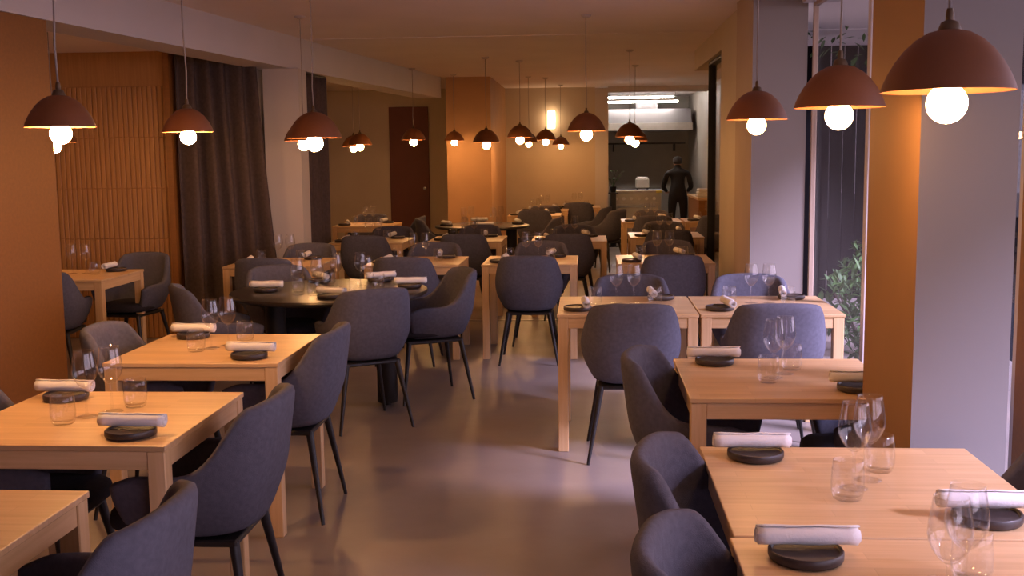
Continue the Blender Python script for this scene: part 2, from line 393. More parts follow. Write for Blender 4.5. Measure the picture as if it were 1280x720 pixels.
def shrub(x, y, h, r, n, label, seed, zc=None):
    t = thing('shrub', label, 'shrub', (x, y, -0.13), 0, 'planting outside the window')
    zc = zc or h * .6
    obj('foliage', leaf_cloud(n, r, r, h * .42, 0.055, seed), t, (0, 0, zc))
    bm = bmesh.new(); rnd = random.Random(seed)
    for j in range(5):
        a = rnd.uniform(0, 6.28); add_tube(bm, [(0, 0, 0), (.2 * r * math.cos(a), .2 * r * math.sin(a), zc * .6), (.6 * r * math.cos(a), .6 * r * math.sin(a), zc * 1.2)], [.018, .012, .006], 6)
    obj('stem', finish('stem', bm, 'bark', True), t)
shrub(2.2, 8.75, 0.85, 0.42, 420, 'low leafy shrub outside the window, nearest the white pier', 11)
shrub(2.60, 9.75, 1.0, 0.45, 420, 'low leafy shrub outside the window, beyond the first shrub', 12)
shrub(2.1, 7.6, 0.7, 0.36, 320, 'small leafy shrub outside the window at the right of the glass', 13)
tr = thing('tree', 'thin tree with hanging branches outside the tall window', 'tree', (2.75, 10.75, -0.13))
bm = bmesh.new(); add_tube(bm, [(0, 0, 0), (.05, .02, 1.2), (-.03, 0, 2.6), (.06, .1, 4.2)], [.09, .08, .06, .04], 10); obj('trunk', finish('trunk', bm, 'bark', True), tr)
bm = bmesh.new()
for j in range(9):
    a = j * .7; add_tube(bm, [(0, 0, 2.4 + j * .15), (.45 * math.cos(a), .45 * math.sin(a), 2.7 + j * .15), (.95 * math.cos(a), .95 * math.sin(a), 2.5 + j * .12)], [.02, .014, .006], 6)
obj('branch', finish('branch', bm, 'bark', True), tr)
obj('foliage', leaf_cloud(420, .95, .95, .7, .06, 21), tr, (0, 0, 3.1))

# ------------------------------------------------------------------ curtains
def curtain(path, z0, z1, amp, nper, label, flare=0.0):
    """pleated cloth hung along a 2-D path"""
    N = nper * 12; K = 14
    P0, P1 = Vector(path[0]), Vector(path[1]); d = P1 - P0; L = d.length; d.normalize(); nrm = Vector((-d.y, d.x))
    rnd = random.Random(int(L * 1000)); ph = [rnd.uniform(-.5, .5) for _ in range(nper + 1)]
    bm = bmesh.new(); rows = []
    for k in range(K + 1):
        v = k / K; row = []
        for i in range(N + 1):
            u = i / N
            s = u * nper * 2 * PI
            a = amp * (0.65 + 0.35 * (1 - v)) * (1 + .35 * ph[int(u * nper)])
            off = a * math.sin(s + .25 * math.sin(3 * v + u * 9)) + .012 * math.sin(s * .37 + 2 * v)
            p = P0 + d * (u * L + flare * (1 - v) ** 1.5 * u) + nrm * off
            row.append(bm.verts.new((p.x - P0.x, p.y - P0.y, z0 + (z1 - z0) * v)))
        rows.append(row)
    for a, b in zip(rows[:-1], rows[1:]):
        for i in range(N): bm.faces.new((a[i], a[i + 1], b[i + 1], b[i]))
    me = bake(finish('drape', bm, 'curtain', True), [('SOLIDIFY', dict(thickness=0.004, offset=0))])
    t = thing('curtain', label, 'curtain', (P0.x, P0.y, 0))
    obj('drape', me, t)
    bm = bmesh.new(); add_tube(bm, [(-.02 * d.x, -.02 * d.y, z1 + .012), (d.x * (L + .02), d.y * (L + .02), z1 + .012)], .012, 10)
    obj('rail', finish('rail', bm, 'black', True), t)
curtain([(-3.56, 9.40), (-3.02, 9.94)], 0.02, 2.58, 0.078, 5, 'wide dark floor-length curtain beside the slatted wall', flare=0.20)
curtain([(-2.73, 10.47), (-2.66, 11.06)], 0.02, 2.385, 0.036, 4, 'narrow dark curtain between the pale column and back bay', flare=0.02)

# ------------------------------------------------------------------ oak table
def table_meshes(s=0.75, H=0.75):
    h = s / 2; lw = 0.055
    bm = bmesh.new(); add_box(bm, (-h, -h, -0.009), (h, h, 0.009), 0.003, 2)
    top = finish('tabletop', bm, 'oak')
    bm = bmesh.new(); add_box(bm, (-lw / 2, -lw / 2, -(H - .018) / 2), (lw / 2, lw / 2, (H - .018) / 2), 0.003, 1)
    leg = finish('leg', bm, 'oak_z')
    L = s - 2 * lw - .008
    ax = box_mesh('apron', (-L / 2, -.010, -.029), (L / 2, .010, .029), 'oak_x', .002)
    ay = box_mesh('apron', (-.010, -L / 2, -.029), (.010, L / 2, .029), 'oak_y', .002)
    return dict(top=top, leg=leg, ax=ax, ay=ay, s=s, H=H, lw=lw)
TM = table_meshes()
TOPZ = 0.75
def oak_table(x, y, label, rot=0.0, group='square oak dining tables'):
    t = thing('dining_table', label, 'table', (x, y, 0), rot, group)
    s, H, lw = TM['s'], TM['H'], TM['lw']; h = s / 2; e = h - lw / 2 - .004
    obj('tabletop', TM['top'], t, (0, 0, H - .009))
    for sx in (-1, 1):
        for sy in (-1, 1):
            obj('leg', TM['leg'], t, (sx * e, sy * e, (H - .018) / 2))
    zc = H - .018 - .029
    for sy in (-1, 1): obj('apron', TM['ax'], t, (0, sy * (h - .018), zc))
    for sx in (-1, 1): obj('apron', TM['ay'], t, (sx * (h - .018), 0, zc))
    return t

def round_table(x, y, r, label):
    t = thing('round_table', label, 'table', (x, y, 0), 0, 'round black tables')
    bm = bmesh.new(); add_lathe(bm, [(0, -.03), (r - .012, -.03), (r - .003, -.022), (r, -.012), (r - .004, -.002), (r - .01, 0), (0, 0)], 72)
    obj('tabletop', finish('tabletop', bm, 'black_wood', True, 30), t, (0, 0, TOPZ))
    for sx in (-1, 1):
        bm = bmesh.new(); add_lathe(bm, [(0, .02), (.062, .02), (.066, .03), (.066, .715), (.06, .72), (0, .72)], 28)
        c = obj('pedestal', finish('pedestal', bm, 'black', True, 40), t, (sx * .36, 0, 0))
        bm = bmesh.new(); add_lathe(bm, [(0, 0), (.02, 0), (.02, .022), (0, .022)], 12)
        obj('foot', finish('foot', bm, 'black', True, 40), c)
    obj('crossbar', box_mesh('crossbar', (-.36, -.04, .68), (.36, .04, .72), 'black', .004), t)
    return t

# ------------------------------------------------------------------ chair
def smooth01(x): x = max(0., min(1., x)); return x * x * (3 - 2 * x)
def chair_meshes():
    zb = 0.412; A = 0.262
    def plan(t):
        s = abs(t); sg = 1 if t >= 0 else -1
        if s < 0.62:
            a = s / 0.62 * PI / 2
            x = A * math.sin(a) ** 0.68; y = -0.03 - 0.235 * max(0., math.cos(a)) ** 0.66
        else:
            q = (s - .62) / .38; x = A - 0.03 * q * q; y = -0.03 + 0.235 * q
        return sg * x, y
    def top(t):
        s = abs(t); return 0.630 + 0.220 * (1 - smooth01((s - 0.33) / 0.31)) - 0.012 * (s / .3) ** 2 * (s < .3) - .012 * (s >= .3) * (1 - smooth01((s - .3) / .2)) - 0.03 * smooth01((s - .86) / .14)
    NU, NV = 40, 9
    bm = bmesh.new(); grid = []
    for i in range(NU + 1):
        t = -1 + 2 * i / NU; px, py = plan(t); H = top(t); colv = []
        for j in range(NV + 1):
            v = j / NV; z = zb + (H - zb) * v
            hz = (z - zb)
            sc_ = 0.70 + 0.30 * math.sin(min(1., hz / 0.20) * PI / 2)
            lean = -0.055 * max(0., (z - 0.5) / 0.35) * max(0., -py / .27) 
            nar = 1 - 0.06 * max(0., (z - .64) / .21)
            colv.append(bm.verts.new((px * sc_ * nar, py * (0.80 + .20 * (sc_ - .7) / .3) + lean, z)))
        grid.append(colv)
    for i in range(NU):
        for j in range(NV): bm.faces.new((grid[i][j], grid[i + 1][j], grid[i + 1][j + 1], grid[i][j + 1]))
    # underside
    c = bm.verts.new((0, -0.02, zb - .006))
    for i in range(NU): bm.faces.new((grid[i + 1][0], grid[i][0], c))
    bm.faces.new((grid[0][0], grid[NU][0], c))
    bmesh.ops.recalc_face_normals(bm, faces=bm.faces[:])
    # make normals face outwards (away from the axis) for the solidify direction
    f0 = max(bm.faces, key=lambda f: -f.calc_center_median().y)
    if f0.normal.y > 0: bmesh.ops.reverse_faces(bm, faces=bm.faces[:])
    me = bpy.data.meshes.new('shell'); bm.to_mesh(me); bm.free(); me.materials.append(M['fabric'])
    shell = bake(me, [('SOLIDIFY', dict(thickness=0.045, offset=-1)), ('SUBSURF', dict(levels=1, render_levels=1))])
    shell.shade_smooth()
    # cushion
    bm = bmesh.new(); prof = [(0.90, 0.428), (0.985, 0.437), (1.0, 0.455), (0.985, 0.475), (0.93, 0.486), (0.6, 0.492), (0.0, 0.494)]
    N = 36; rings = []
    def cpl(a):
        ca, sa = math.cos(a), math.sin(a); e = 0.62
        x = 0.205 * math.copysign(abs(ca) ** e, ca); y = 0.03 + 0.235 * math.copysign(abs(sa) ** e, sa)
        if y < 0: x *= 1 - 0.12 * (-y / .2)
        return x, y
    for s, z in prof:
        if s == 0: rings.append([bm.verts.new((0, .03, z))]); continue
        rings.append([bm.verts.new((cpl(2 * PI * k / N)[0] * s, .03 + (cpl(2 * PI * k / N)[1] - .03) * s, z)) for k in range(N)])
    for a, b in zip(rings[:-1], rings[1:]):
        for k in range(N):
            if len(b) == 1: bm.faces.new((a[k], a[(k + 1) % N], b[0]))
            else: bm.faces.new((a[k], a[(k + 1) % N], b[(k + 1) % N], b[k]))
    bm.faces.new(rings[0])
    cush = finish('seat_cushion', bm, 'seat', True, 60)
    bm = bmesh.new(); add_box(bm, (-.175, -.18, .385), (.175, .20, .408), .006)
    frame = finish('seat_frame', bm, 'black')
    legs = []
    for sx in (-1, 1):
        for sy, yo in ((-1, -.165), (1, .185)):
            bm = bmesh.new(); add_tube(bm, [(sx * .155, yo, .40), (sx * .225, yo + sy * .065, 0)], [.0175, .0085], 10)
            legs.append(finish('leg', bm, 'black', True, 50))
    return shell, cush, frame, legs
SHELL, CUSH, CFRAME, CLEGS = chair_meshes()
def chair(x, y, deg, label, group='blue-grey tub chairs'):
    """deg: direction the sitter looks, 0 = +Y (away from the camera), 90 = -X"""
    t = thing('tub_chair', label, 'chair', (x, y, 0), math.radians(deg), group)
    obj('backrest_shell', SHELL, t); obj('seat_cushion', CUSH, t); obj('seat_frame', CFRAME, t)
    for l in CLEGS: obj('leg', l, t)
    return t

# ------------------------------------------------------------------ tableware
def tableware_meshes():
    d = {}
    bm = bmesh.new(); add_lathe(bm, [(0, 0), (.066, 0), (.074, .003), (.0775, .009), (.0775, .021), (.0755, .024), (.071, .024), (.068, .019), (0, .0175)], 40)
    d['dish'] = finish('dish', bm, 'dish', True, 35)
    # rolled napkin: spiral section along X
    bm = bmesh.new(); T = 3.2; n = 64; Ls = 10; L = 0.212; rows = []
    for j in range(Ls + 1):
        x = -L / 2 + L * j / Ls; row = []
        for i in range(n + 1):
            q = i / n; a = q * T * 2 * PI + .5; r = 0.005 + 0.0175 * q ** 0.9 + .0006 * math.sin(5 * a + j)
            r *= 1 + .03 * math.sin(j * 1.3)
            row.append(bm.verts.new((x + .0025 * math.sin(3 * q * PI + j), r * math.cos(a), r * .94 * math.sin(a))))
        rows.append(row)
    for a, b in zip(rows[:-1], rows[1:]):
        for i in range(n): bm.faces.new((a[i], a[i + 1], b[i + 1], b[i]))
    d['napkin'] = bake(finish('napkin', bm, 'linen', True), [('SOLIDIFY', dict(thickness=0.0022, offset=0))])
    # wine glass
    bm = bmesh.new(); add_lathe(bm, [(0, .0008), (.030, .0005), (.0355, .0015), (.0355, .0025), (.022, .0045), (.008, .008), (.0045, .014)], 28)
    d['foot'] = finish('foot', bm, 'glass', True)
    bm = bmesh.new(); add_tube(bm, [(0, 0, .013), (0, 0, .05), (0, 0, .088), (0, 0, .098)], [.0046, .0036, .0042, .0075], 10, False)
    d['stem'] = finish('stem', bm, 'glass', True)
    bm = bmesh.new(); add_lathe(bm, [(.0, .096), (.010, .098), (.020, .106), (.031, .121), (.0385, .138), (.0405, .152), (.0395, .170), (.0362, .192), (.0325, .215), (.0315, .223), (.0308, .2235), (.0312, .214), (.0350, .191), (.0383, .170), (.0392, .152), (.0372, .139), (.030, .123), (.019, .109), (.0, .100)], 32)
    d['bowl'] = finish('bowl', bm, 'glass', True)
    bm = bmesh.new(); add_lathe(bm, [(0, 0), (.030, 0), (.0345, .004), (.0395, .022), (.0405, .042), (.0385, .075), (.0362, .098), (.0355, .0985), (.0348, .098), (.0371, .075), (.0390, .042), (.038, .023), (.031, .011), (0, .009)], 32)
    d['tumbler'] = finish('tumbler', bm, 'glass', True)
    return d
TW = tableware_meshes()
def dish(x, y, label, group='black dishes'):
    return tag(obj('dish', TW['dish'], None, (x, y, TOPZ), (0, 0, random.uniform(0, 6))), label, 'dish', group)
def napkin(x, y, ang, label, group='rolled napkins', z=None):
    return tag(obj('rolled_napkin', TW['napkin'], None, (x, y, TOPZ + .0455 if z is None else z), (0, 0, ang)), label, 'napkin', group)
def wine(x, y, label, group='wine glasses'):
    t = thing('wine_glass', label, 'wine glass', (x, y, TOPZ), 0, group)
    for k_ in ('foot', 'stem', 'bowl'): obj(k_, TW[k_], t)
def tumbler(x, y, label, group='water tumblers'):
    return tag(obj('tumbler', TW['tumbler'], None, (x, y, TOPZ + .0005)), label, 'tumbler', group)

# settings: 'side' = guests at left and right, 'end' = guests at near and far edge
def lay(x, y, mode, ref, glasses=True, jitter=0.012, group=None):
    j = lambda: random.uniform(-jitter, jitter)
    if mode == 'side':
        P = [(-.225, .255, 'left'), (.225, -.245, 'right')]
        for dx, dy, w_ in P:
            a, b = x + dx + j(), y + dy + j()
            dish(a, b, 'black dish, %s seat of %s' % (w_, ref))
            napkin(a - .005 + j(), b + .018, random.uniform(-.06, .06), 'white napkin roll, %s seat of %s' % (w_, ref))
        G = [(-.060, -.105), (-.030, -.018), (.024, .056), (.075, .145)]
    else:
        P = [(-.255, -.215, 'near'), (.205, .235, 'far')]
        for dx, dy, w_ in P:
            a, b = x + dx + j(), y + dy + j()
            dish(a, b, 'black dish, %s seat of %s' % (w_, ref))
            napkin(a + (.045 if w_ == 'near' else -.05), b, PI / 2 + random.uniform(-.3, .3), 'white napkin roll, %s seat of %s' % (w_, ref))
        G = [(-.170, .04), (-.048, .07), (.052, .08), (.160, .02)]
    if glasses:
        nm = ('left', 'right') if mode == 'end' else ('nearer', 'farther')
        tumbler(x + G[0][0] + j(), y + G[0][1] + j(), '%s water tumbler on the %s' % (nm[0], ref))
        wine(x + G[1][0], y + G[1][1], '%s wine glass on the %s' % (nm[0], ref))
        wine(x + G[2][0], y + G[2][1], '%s wine glass on the %s' % (nm[1], ref))
        tumbler(x + G[3][0] + j(), y + G[3][1] + j(), '%s water tumbler on the %s' % (nm[1], ref))

TABLES = [
 # x, y, mode, ref
 (.685, 1.985, 'side', 'oak table cut off by the bottom right corner'),
 (.695, 2.745, 'side', 'oak table in front of the white pier'),
 (.725, 4.125, 'side', 'oak table just behind the white pier'),
 (.207, 6.130, 'end', 'left one of the two joined oak tables'),
 (.965, 6.130, 'end', 'right one of the two joined oak tables'),
 (.605, 8.840, 'end', 'oak table right behind the joined tables'),
 (-.460, 8.820, 'end', 'oak table in the middle of the room'),
 (-1.385, 8.790, 'end', 'oak table behind the round black table'),
 (-2.500, 8.740, 'end', 'oak table beside the wide dark curtain'),
 (-1.630, 3.455, 'side', 'left oak table, second from the camera'),
 (-1.660, 4.750, 'side', 'left oak table, third from the camera'),
 (-1.660, 2.275, 'side', 'left oak table, nearest the camera'),
 (-3.820, 7.850, 'end', 'oak table by the slatted wall'),
 (-2.200, 11.000, 'end', 'oak table right of the narrow curtain'),
 (-1.230, 11.150, 'end', 'rear oak table left of the center aisle'),
 (-.190, 11.080, 'end', 'rear oak table right of the center aisle'),
 (.800, 11.520, 'end', 'oak table by the rear glass panel'),
 (-2.780, 13.650, 'end', 'oak table in front of the beige wall'),
 (.800, 14.050, 'end', 'oak table nearest the kitchen opening'),
 (1.580, 14.100, 'end', 'far right oak table before the kitchen'),
 (-.760, 15.650, 'end', 'first oak table of the back cluster'),
 (-.680, 17.000, 'end', 'back cluster oak table left of the wall lamp'),
 (-.180, 17.900, 'end', 'last oak table against the back wall'),
]
for x, y, mode, ref in TABLES:
    oak_table(x, y, ref, group='square oak dining tables')
    lay(x, y, mode, ref)

# chairs: (x, y, deg, label)
CH = [
 (.40, 2.06, -104, 'tub chair cut off at the bottom, beside the nearest right table'),
 (.425, 2.72, -104, 'tub chair on the aisle side of the table before the white pier'),
 (1.00, 2.72, 96, 'tub chair at the right picture edge, window side of the near table'),
 (.44, 4.09, -104, 'tub chair on the aisle side of the table behind the white pier'),
 (1.08, 4.14, 90, 'tub chair half hidden by the white pier'),
 (.22, 5.74, 0, 'tub chair with its back to camera at the left joined table'),
 (.955, 5.74, 0, 'tub chair with its back to camera at the right joined table'),
 (.26, 6.54, 180, 'tub chair facing camera behind the left joined table'),
 (.99, 6.54, 180, 'tub chair facing camera behind the right joined table'),
 (.635, 8.42, 0, 'dark tub chair before the table behind the joined tables'),
 (.68, 9.26, 180, 'tub chair facing camera behind the table past the joined tables'),
 (-.455, 8.40, 0, 'tub chair with its back to camera at the middle table'),
 (-.41, 9.26, 180, 'tub chair facing camera behind the middle table'),
 (-1.40, 8.36, 0, 'tub chair right behind the round black table, back to camera'),
 (-1.33, 9.20, 180, 'tub chair facing camera at the table behind the round one'),
 (-2.46, 8.32, 0, 'tub chair before the table beside the wide curtain'),
 (-2.42, 9.16, 180, 'tub chair facing camera at the table beside the wide curtain'),
 (-1.28, 3.40, 90, 'large tub chair in the left foreground, aisle side of second table'),
 (-1.92, 3.50, -90, 'tub chair at the left edge, wall side of second table'),
 (-1.39, 4.77, 90, 'tub chair on the aisle side of the third left table'),
 (-1.97, 4.80, -90, 'tub chair on the wall side of the third left table'),
 (-1.21, 2.29, 90, 'tub chair cut off at the bottom left, aisle side'),
 (-1.95, 2.30, -90, 'tub chair on the wall side of the nearest left table'),
 (-1.352, 6.37, 31, 'tub chair with its back to camera at the round black table'),
 (-1.06, 7.13, 116, 'tub chair at the right of the round black table'),
 (-2.04, 7.26, -146, 'tub chair at the far left of the round black table'),
 (-2.22, 6.46, -62, 'tub chair at the near left of the round black table'),
 (-3.80, 7.42, 8, 'tub chair with its back to camera by the slatted wall'),
 (-3.60, 8.33, 172, 'tub chair facing camera in front of the slatted wall'),
 (-2.16, 10.62, 0, 'dark tub chair with its back to camera right of narrow curtain'),
 (-2.10, 11.42, 180, 'tub chair facing camera at the table right of narrow curtain'),
 (-1.21, 10.74, 0, 'dark tub chair with its back to camera, left of center aisle'),
 (-1.17, 11.56, 180, 'tub chair facing camera at the rear table left of aisle'),
 (-.20, 10.68, 0, 'blue-grey tub chair with its back to camera, right of center aisle'),
 (-.15, 11.50, 180, 'tub chair facing camera at the rear table right of aisle'),
 (.80, 11.10, 0, 'dark tub chair before the table by the rear glass panel'),
 (.83, 11.94, 180, 'tub chair facing camera at the table by the rear glass'),
 (-2.36, 13.66, 90, 'dark tub chair right of the table before the beige wall'),
 (-2.86, 14.06, 180, 'tub chair facing camera before the beige wall'),
 (-1.80, 13.25, -80, 'dark tub chair left of the far round black table'),
 (-.62, 13.30, 80, 'dark tub chair right of the far round black table'),
 (.80, 13.64, 0, 'tub chair before the table nearest the kitchen opening'),
 (.84, 14.46, 180, 'tub chair facing camera nearest the kitchen opening'),
 (1.58, 13.68, 0, 'tub chair before the far right table by the kitchen'),
 (.02, 15.75, 75, 'dark tub chair left of the white kitchen frame, pulled out'),
 (.20, 15.10, 60, 'dark tub chair nearest the white kitchen frame'),
 (-.74, 15.24, 0, 'tub chair before the first table of the back cluster'),
 (-.64, 16.58, 0, 'tub chair before the back table left of wall lamp'),
 (-.16, 17.48, 0, 'tub chair before the last table against the back wall'),
]
for x, y, a, lab in CH: chair(x, y, a, lab)

# round tables with settings
round_table(-1.66, 6.87, 0.63, 'large round black table between the left tables and the aisle')
def round_settings(cx, cy, r, angs, ref):
    for i, (a, nm) in enumerate(angs):
        a = math.radians(a); px, py = cx + (r - .13) * math.cos(a), cy + (r - .13) * math.sin(a)
        dish(px, py, 'black dish at the %s of the %s' % (nm, ref)); napkin(px, py, a + PI / 2 + random.uniform(-.25, .25), 'white napkin roll at the %s of the %s' % (nm, ref))
        q = a + .42; gx, gy = cx + (r - .30) * math.cos(q), cy + (r - .30) * math.sin(q)
        wine(gx, gy, 'wine glass at the %s of the %s' % (nm, ref)); q -= .32
        tumbler(cx + (r - .36) * math.cos(q), cy + (r - .36) * math.sin(q), 'water tumbler at the %s of the %s' % (nm, ref))
RT = 'large round black table'
for px, py, an, nm in ((-2.06, 6.80, .05, 'left'), (-1.16, 6.98, .16, 'right'), (-1.56, 6.46, -.45, 'near side'), (-1.83, 7.30, 2.2, 'far left'), (-1.42, 7.32, .5, 'far right')):
    dish(px, py, 'black dish at the %s of the %s' % (nm, RT)); napkin(px + .005, py + .012, an, 'white napkin roll at the %s of the %s' % (nm, RT))
for gx, gy, nm in ((-1.80, 6.62, 'near left'), (-1.70, 6.72, 'center left'), (-1.64, 6.98, 'far center'), (-1.40, 6.80, 'near right'), (-1.50, 7.08, 'far right')):
    wine(gx, gy, 'wine glass at the %s of the %s' % (nm, RT))
for gx, gy, nm in ((-1.84, 6.78, 'left'), (-1.69, 6.58, 'near side'), (-1.44, 6.62, 'near right'), (-1.35, 6.92, 'right'), (-1.72, 7.12, 'far side')):
    tumbler(gx, gy, 'water tumbler at the %s of the %s' % (nm, RT))
round_table(-1.30, 13.35, 0.58, 'far round black table before the ochre pier')
round_settings(-1.30, 13.35, .58, [(-80, 'near side'), (-160, 'left'), (100, 'far side'), (15, 'right')], 'far round black table')

# ------------------------------------------------------------------ pendant lamps
def lamp_meshes(R, power):
    k_ = R / .16; d = {}
    prof = [(.16, 0), (.1535, .020), (.143, .044), (.127, .072), (.106, .100), (.080, .125), (.050, .143), (.022, .150)]
    bm = bmesh.new(); add_lathe(bm, [(r * k_, z * k_) for r, z in prof] + [((r - .004) * k_, (z - .004) * k_) for r, z in reversed(prof[1:])] + [(.156 * k_, 0), (.16 * k_, 0)], 48)
    bmesh.ops.remove_doubles(bm, verts=bm.verts[:], dist=1e-5)
    d['shade'] = finish('shade', bm, 'terra', True, 50)
    bm = bmesh.new(); add_lathe(bm, [(0, .190), (.006, .190), (.008, .180), (.008, .168), (.016, .164), (.020, .154), (.022, .146), (0, .146)], 16)
    d['cap'] = finish('cap', bm, 'socket', True, 50)
    rb = .0495 * k_; zc = -.030 * k_
    bm = bmesh.new(); bmesh.ops.create_uvsphere(bm, u_segments=20, v_segments=12, radius=rb); bmesh.ops.translate(bm, verts=bm.verts[:], vec=(0, 0, zc))
    d['bulb'] = finish('bulb', bm, emit('bulb_glow', (1.0, 0.50, 0.18), BULB * power), True)
    bm = bmesh.new(); add_lathe(bm, [(0, zc + rb * .95), (.018, zc + rb * .93), (.02, .140 * k_), (0, .140 * k_)], 16)
    d['socket'] = finish('socket', bm, 'socket', True, 50)
    return d
LMP = {}
def lamp(x, y, z, R, label, group='dome pendant lamps'):
    power = 740 if R == .11 else 130 if R == .125 else 200 if R == .17 else 160
    if R not in LMP: LMP[R] = lamp_meshes(R, power)
    d = LMP[R]; k_ = R / .16
    t = thing('pendant_lamp', label, 'pendant lamp', (x, y, z), random.uniform(0, 6), group)
    obj('shade', d['shade'], t); obj('bulb', d['bulb'], t); obj('socket', d['socket'], t)
    obj('cap', d['cap'], t, (0, 0, (k_ - 1) * .15))
    top = (CEIL if y < 10.5 else CEIL - .005) - z
    bm = bmesh.new(); z0 = .188 + (k_ - 1) * .15
    add_tube(bm, [(0, 0, z0), (.004, 0, z0 + .12), (-.003, .003, z0 + .3), (0, 0, top)], .0035, 6)
    obj('cord', finish('cord', bm, 'cord', True), t)
    bm = bmesh.new(); add_lathe(bm, [(0, -.022), (.02, -.022), (.04, -.012), (.045, 0), (0, 0)], 20)
    obj('ceiling_rose', finish('ceiling_rose', bm, 'white', True, 40), t, (0, 0, top))
for a in [
 (0.695, 2.20, 1.708, .125, 'largest terracotta dome pendant, in front of the white pier'),
 (0.704, 3.16, 1.717, .125, 'terracotta dome pendant left of the ochre pier side'),
 (0.694, 4.61, 1.729, .125, 'terracotta dome pendant in front of the second white pier'),
 (-1.702, 3.46, 1.702, .11, 'small dome pendant at far left over the second left table'),
 (-1.754, 4.74, 1.713, .11, 'small dome pendant in front of the wide dark curtain'),
 (-1.696, 6.75, 1.716, .17, 'terracotta dome pendant over the large round black table'),
 (-2.298, 8.80, 1.731, .16, 'dome pendant behind the one over the round black table'),
 (-3.939, 7.90, 1.729, .16, 'dome pendant over the table by the slatted wall'),
 (-3.009, 14.40, 1.756, .16, 'dome pendant in front of the beige wall, nearer of two'),
 (-3.246, 15.10, 1.743, .16, 'dome pendant in front of the beige wall, farther of two'),
 (-2.245, 14.10, 1.806, .16, 'dome pendant in front of the oxblood door'),
 (-1.855, 15.25, 1.805, .14, 'small dome pendant at the left edge of the ochre pier'),
 (-1.173, 12.70, 1.747, .16, 'dark dome pendant in front of the ochre pier'),
 (-0.816, 13.25, 1.805, .16, 'dome pendant just right of the ochre pier'),
 (-0.853, 15.90, 1.777, .14, 'dome pendant half hidden behind another, right of ochre pier'),
 (-0.621, 16.20, 1.813, .16, 'dome pendant in front of the wall lamp'),
 (-0.440, 17.90, 1.755, .14, 'smallest dome pendant beside the wall lamp'),
 (-0.013, 9.10, 1.785, .16, 'dome pendant left of the white kitchen frame'),
 (0.455, 12.13, 1.781, .16, 'dome pendant in front of the kitchen, nearer of two'),
 (0.604, 14.20, 1.761, .16, 'dome pendant in front of the kitchen, farther of two'),
]: lamp(*a)

# wall lamp on the back wall
t = thing('wall_lamp', 'glowing wall lamp on the beige back wall', 'wall lamp', (-.61, BACK, 2.16))
obj('backplate', box_mesh('backplate', (-.05, -.02, -.06), (.05, 0, .06), 'white', .004), t)
bm = bmesh.new(); add_lathe(bm, [(0, -.15), (.05, -.15), (.062, -.14), (.066, 0), (.062, .14), (.05, .15), (0, .15)], 24)
obj('shade', finish('shade', bm, 'sconce', True, 50), t, (0, -.09, .02))

# ------------------------------------------------------------------ kitchen
t = thing('tube_light', 'long white fluorescent tube light in the kitchen, upper one', 'light', (.98, 20.6, 2.665))
obj('housing', box_mesh('housing', (-.62, -.05, -.02), (.62, .05, .015), 'white', .004), t)
bm = bmesh.new(); add_tube(bm, [(-.6, 0, -.036), (.6, 0, -.036)], .016, 12); obj('tube', finish('tube', bm, 'tube', True), t)
t = thing('tube_light', 'long white fluorescent tube light in the kitchen, lower one', 'light', (.98, 19.6, 2.535))
obj('housing', box_mesh('housing', (-.66, -.05, -.015), (.62, .05, .015), 'white', .004), t)
bm = bmesh.new(); add_tube(bm, [(-.64, 0, -.031), (.6, 0, -.031)], .016, 12); obj('tube', finish('tube', bm, 'tube', True), t)
bm = bmesh.new(); add_tube(bm, [(-.6, 0, .013), (-.6, 0, .145)], .004, 6); add_tube(bm, [(.56, 0, .013), (.56, 0, .145)], .004, 6); obj('hanger', finish('hanger', bm, 'steel', True), t)
t = thing('extractor_hood', 'dark steel extractor hood with pale lower lip in the kitchen', 'hood', (1.1, 20.9, 2.02))
bm = bmesh.new()
vs = [bm.verts.new(p) for p in ((-.80, -.45, .14), (.80, -.45, .14), (.80, .5, .14), (-.80, .5, .14), (-.80, -.25, .40), (.80, -.25, .40), (.80, .5, .40), (-.80, .5, .40))]
for f in ((0, 1, 5, 4), (1, 2, 6, 5), (2, 3, 7, 6), (3, 0, 4, 7), (4, 5, 6, 7), (3, 2, 1, 0)): bm.faces.new([vs[i] for i in f])
obj('canopy', finish('canopy', bm, 'dark_steel'), t)
obj('duct', box_mesh('duct', (-.2, -.1, .40), (.2, .3, .66), 'dark_steel'), t)
obj('lip', box_mesh('lip', (-.82, -.48, 0), (.82, .5, .14), 'steel', .004), t)
t = thing('kitchen_shelf', 'dark wall shelf below the kitchen hood', 'shelf', (1.1, 21.9, 1.78))
obj('board', box_mesh('board', (-.8, -.18, 0), (.8, .18, .03), 'black', .003), t)
for s_ in (-.6, .6): obj('bracket', box_mesh('bracket', (s_ - .012, -.14, -.14), (s_ + .012, .28, 0), 'black', .002), t)
t = thing('cooking_range', 'steel cooking range with knobs at the kitchen pass', 'range', (.86, 20.0, 0))
obj('body', box_mesh('body', (-.44, -.35, .08), (.44, .35, .90), 'steel', .006), t)
obj('plinth', box_mesh('plinth', (-.42, -.31, 0), (.42, .31, .08), 'black'), t)
obj('worktop', box_mesh('worktop', (-.46, -.39, .90), (.46, .38, .955), 'steel', .006), t)
for s_ in (-.40, .40): obj('end_strip', box_mesh('end_strip', (s_ - .055, -.397, .905), (s_ + .055, -.389, .95), 'yellow'), t)
dr = obj('oven_door', box_mesh('oven_door', (-.40, -.372, .14), (.40, -.350, .70), 'steel', .006), t)
bm = bmesh.new(); add_tube(bm, [(-.34, -.40, .66), (.34, -.40, .66)], .012, 8); obj('handle', finish('handle', bm, 'steel', True), dr)
bm = bmesh.new(); add_lathe(bm, [(0, 0), (.03, 0), (.027, .03), (0, .03)], 14); kn = finish('knob', bm, 'paper', True, 40)
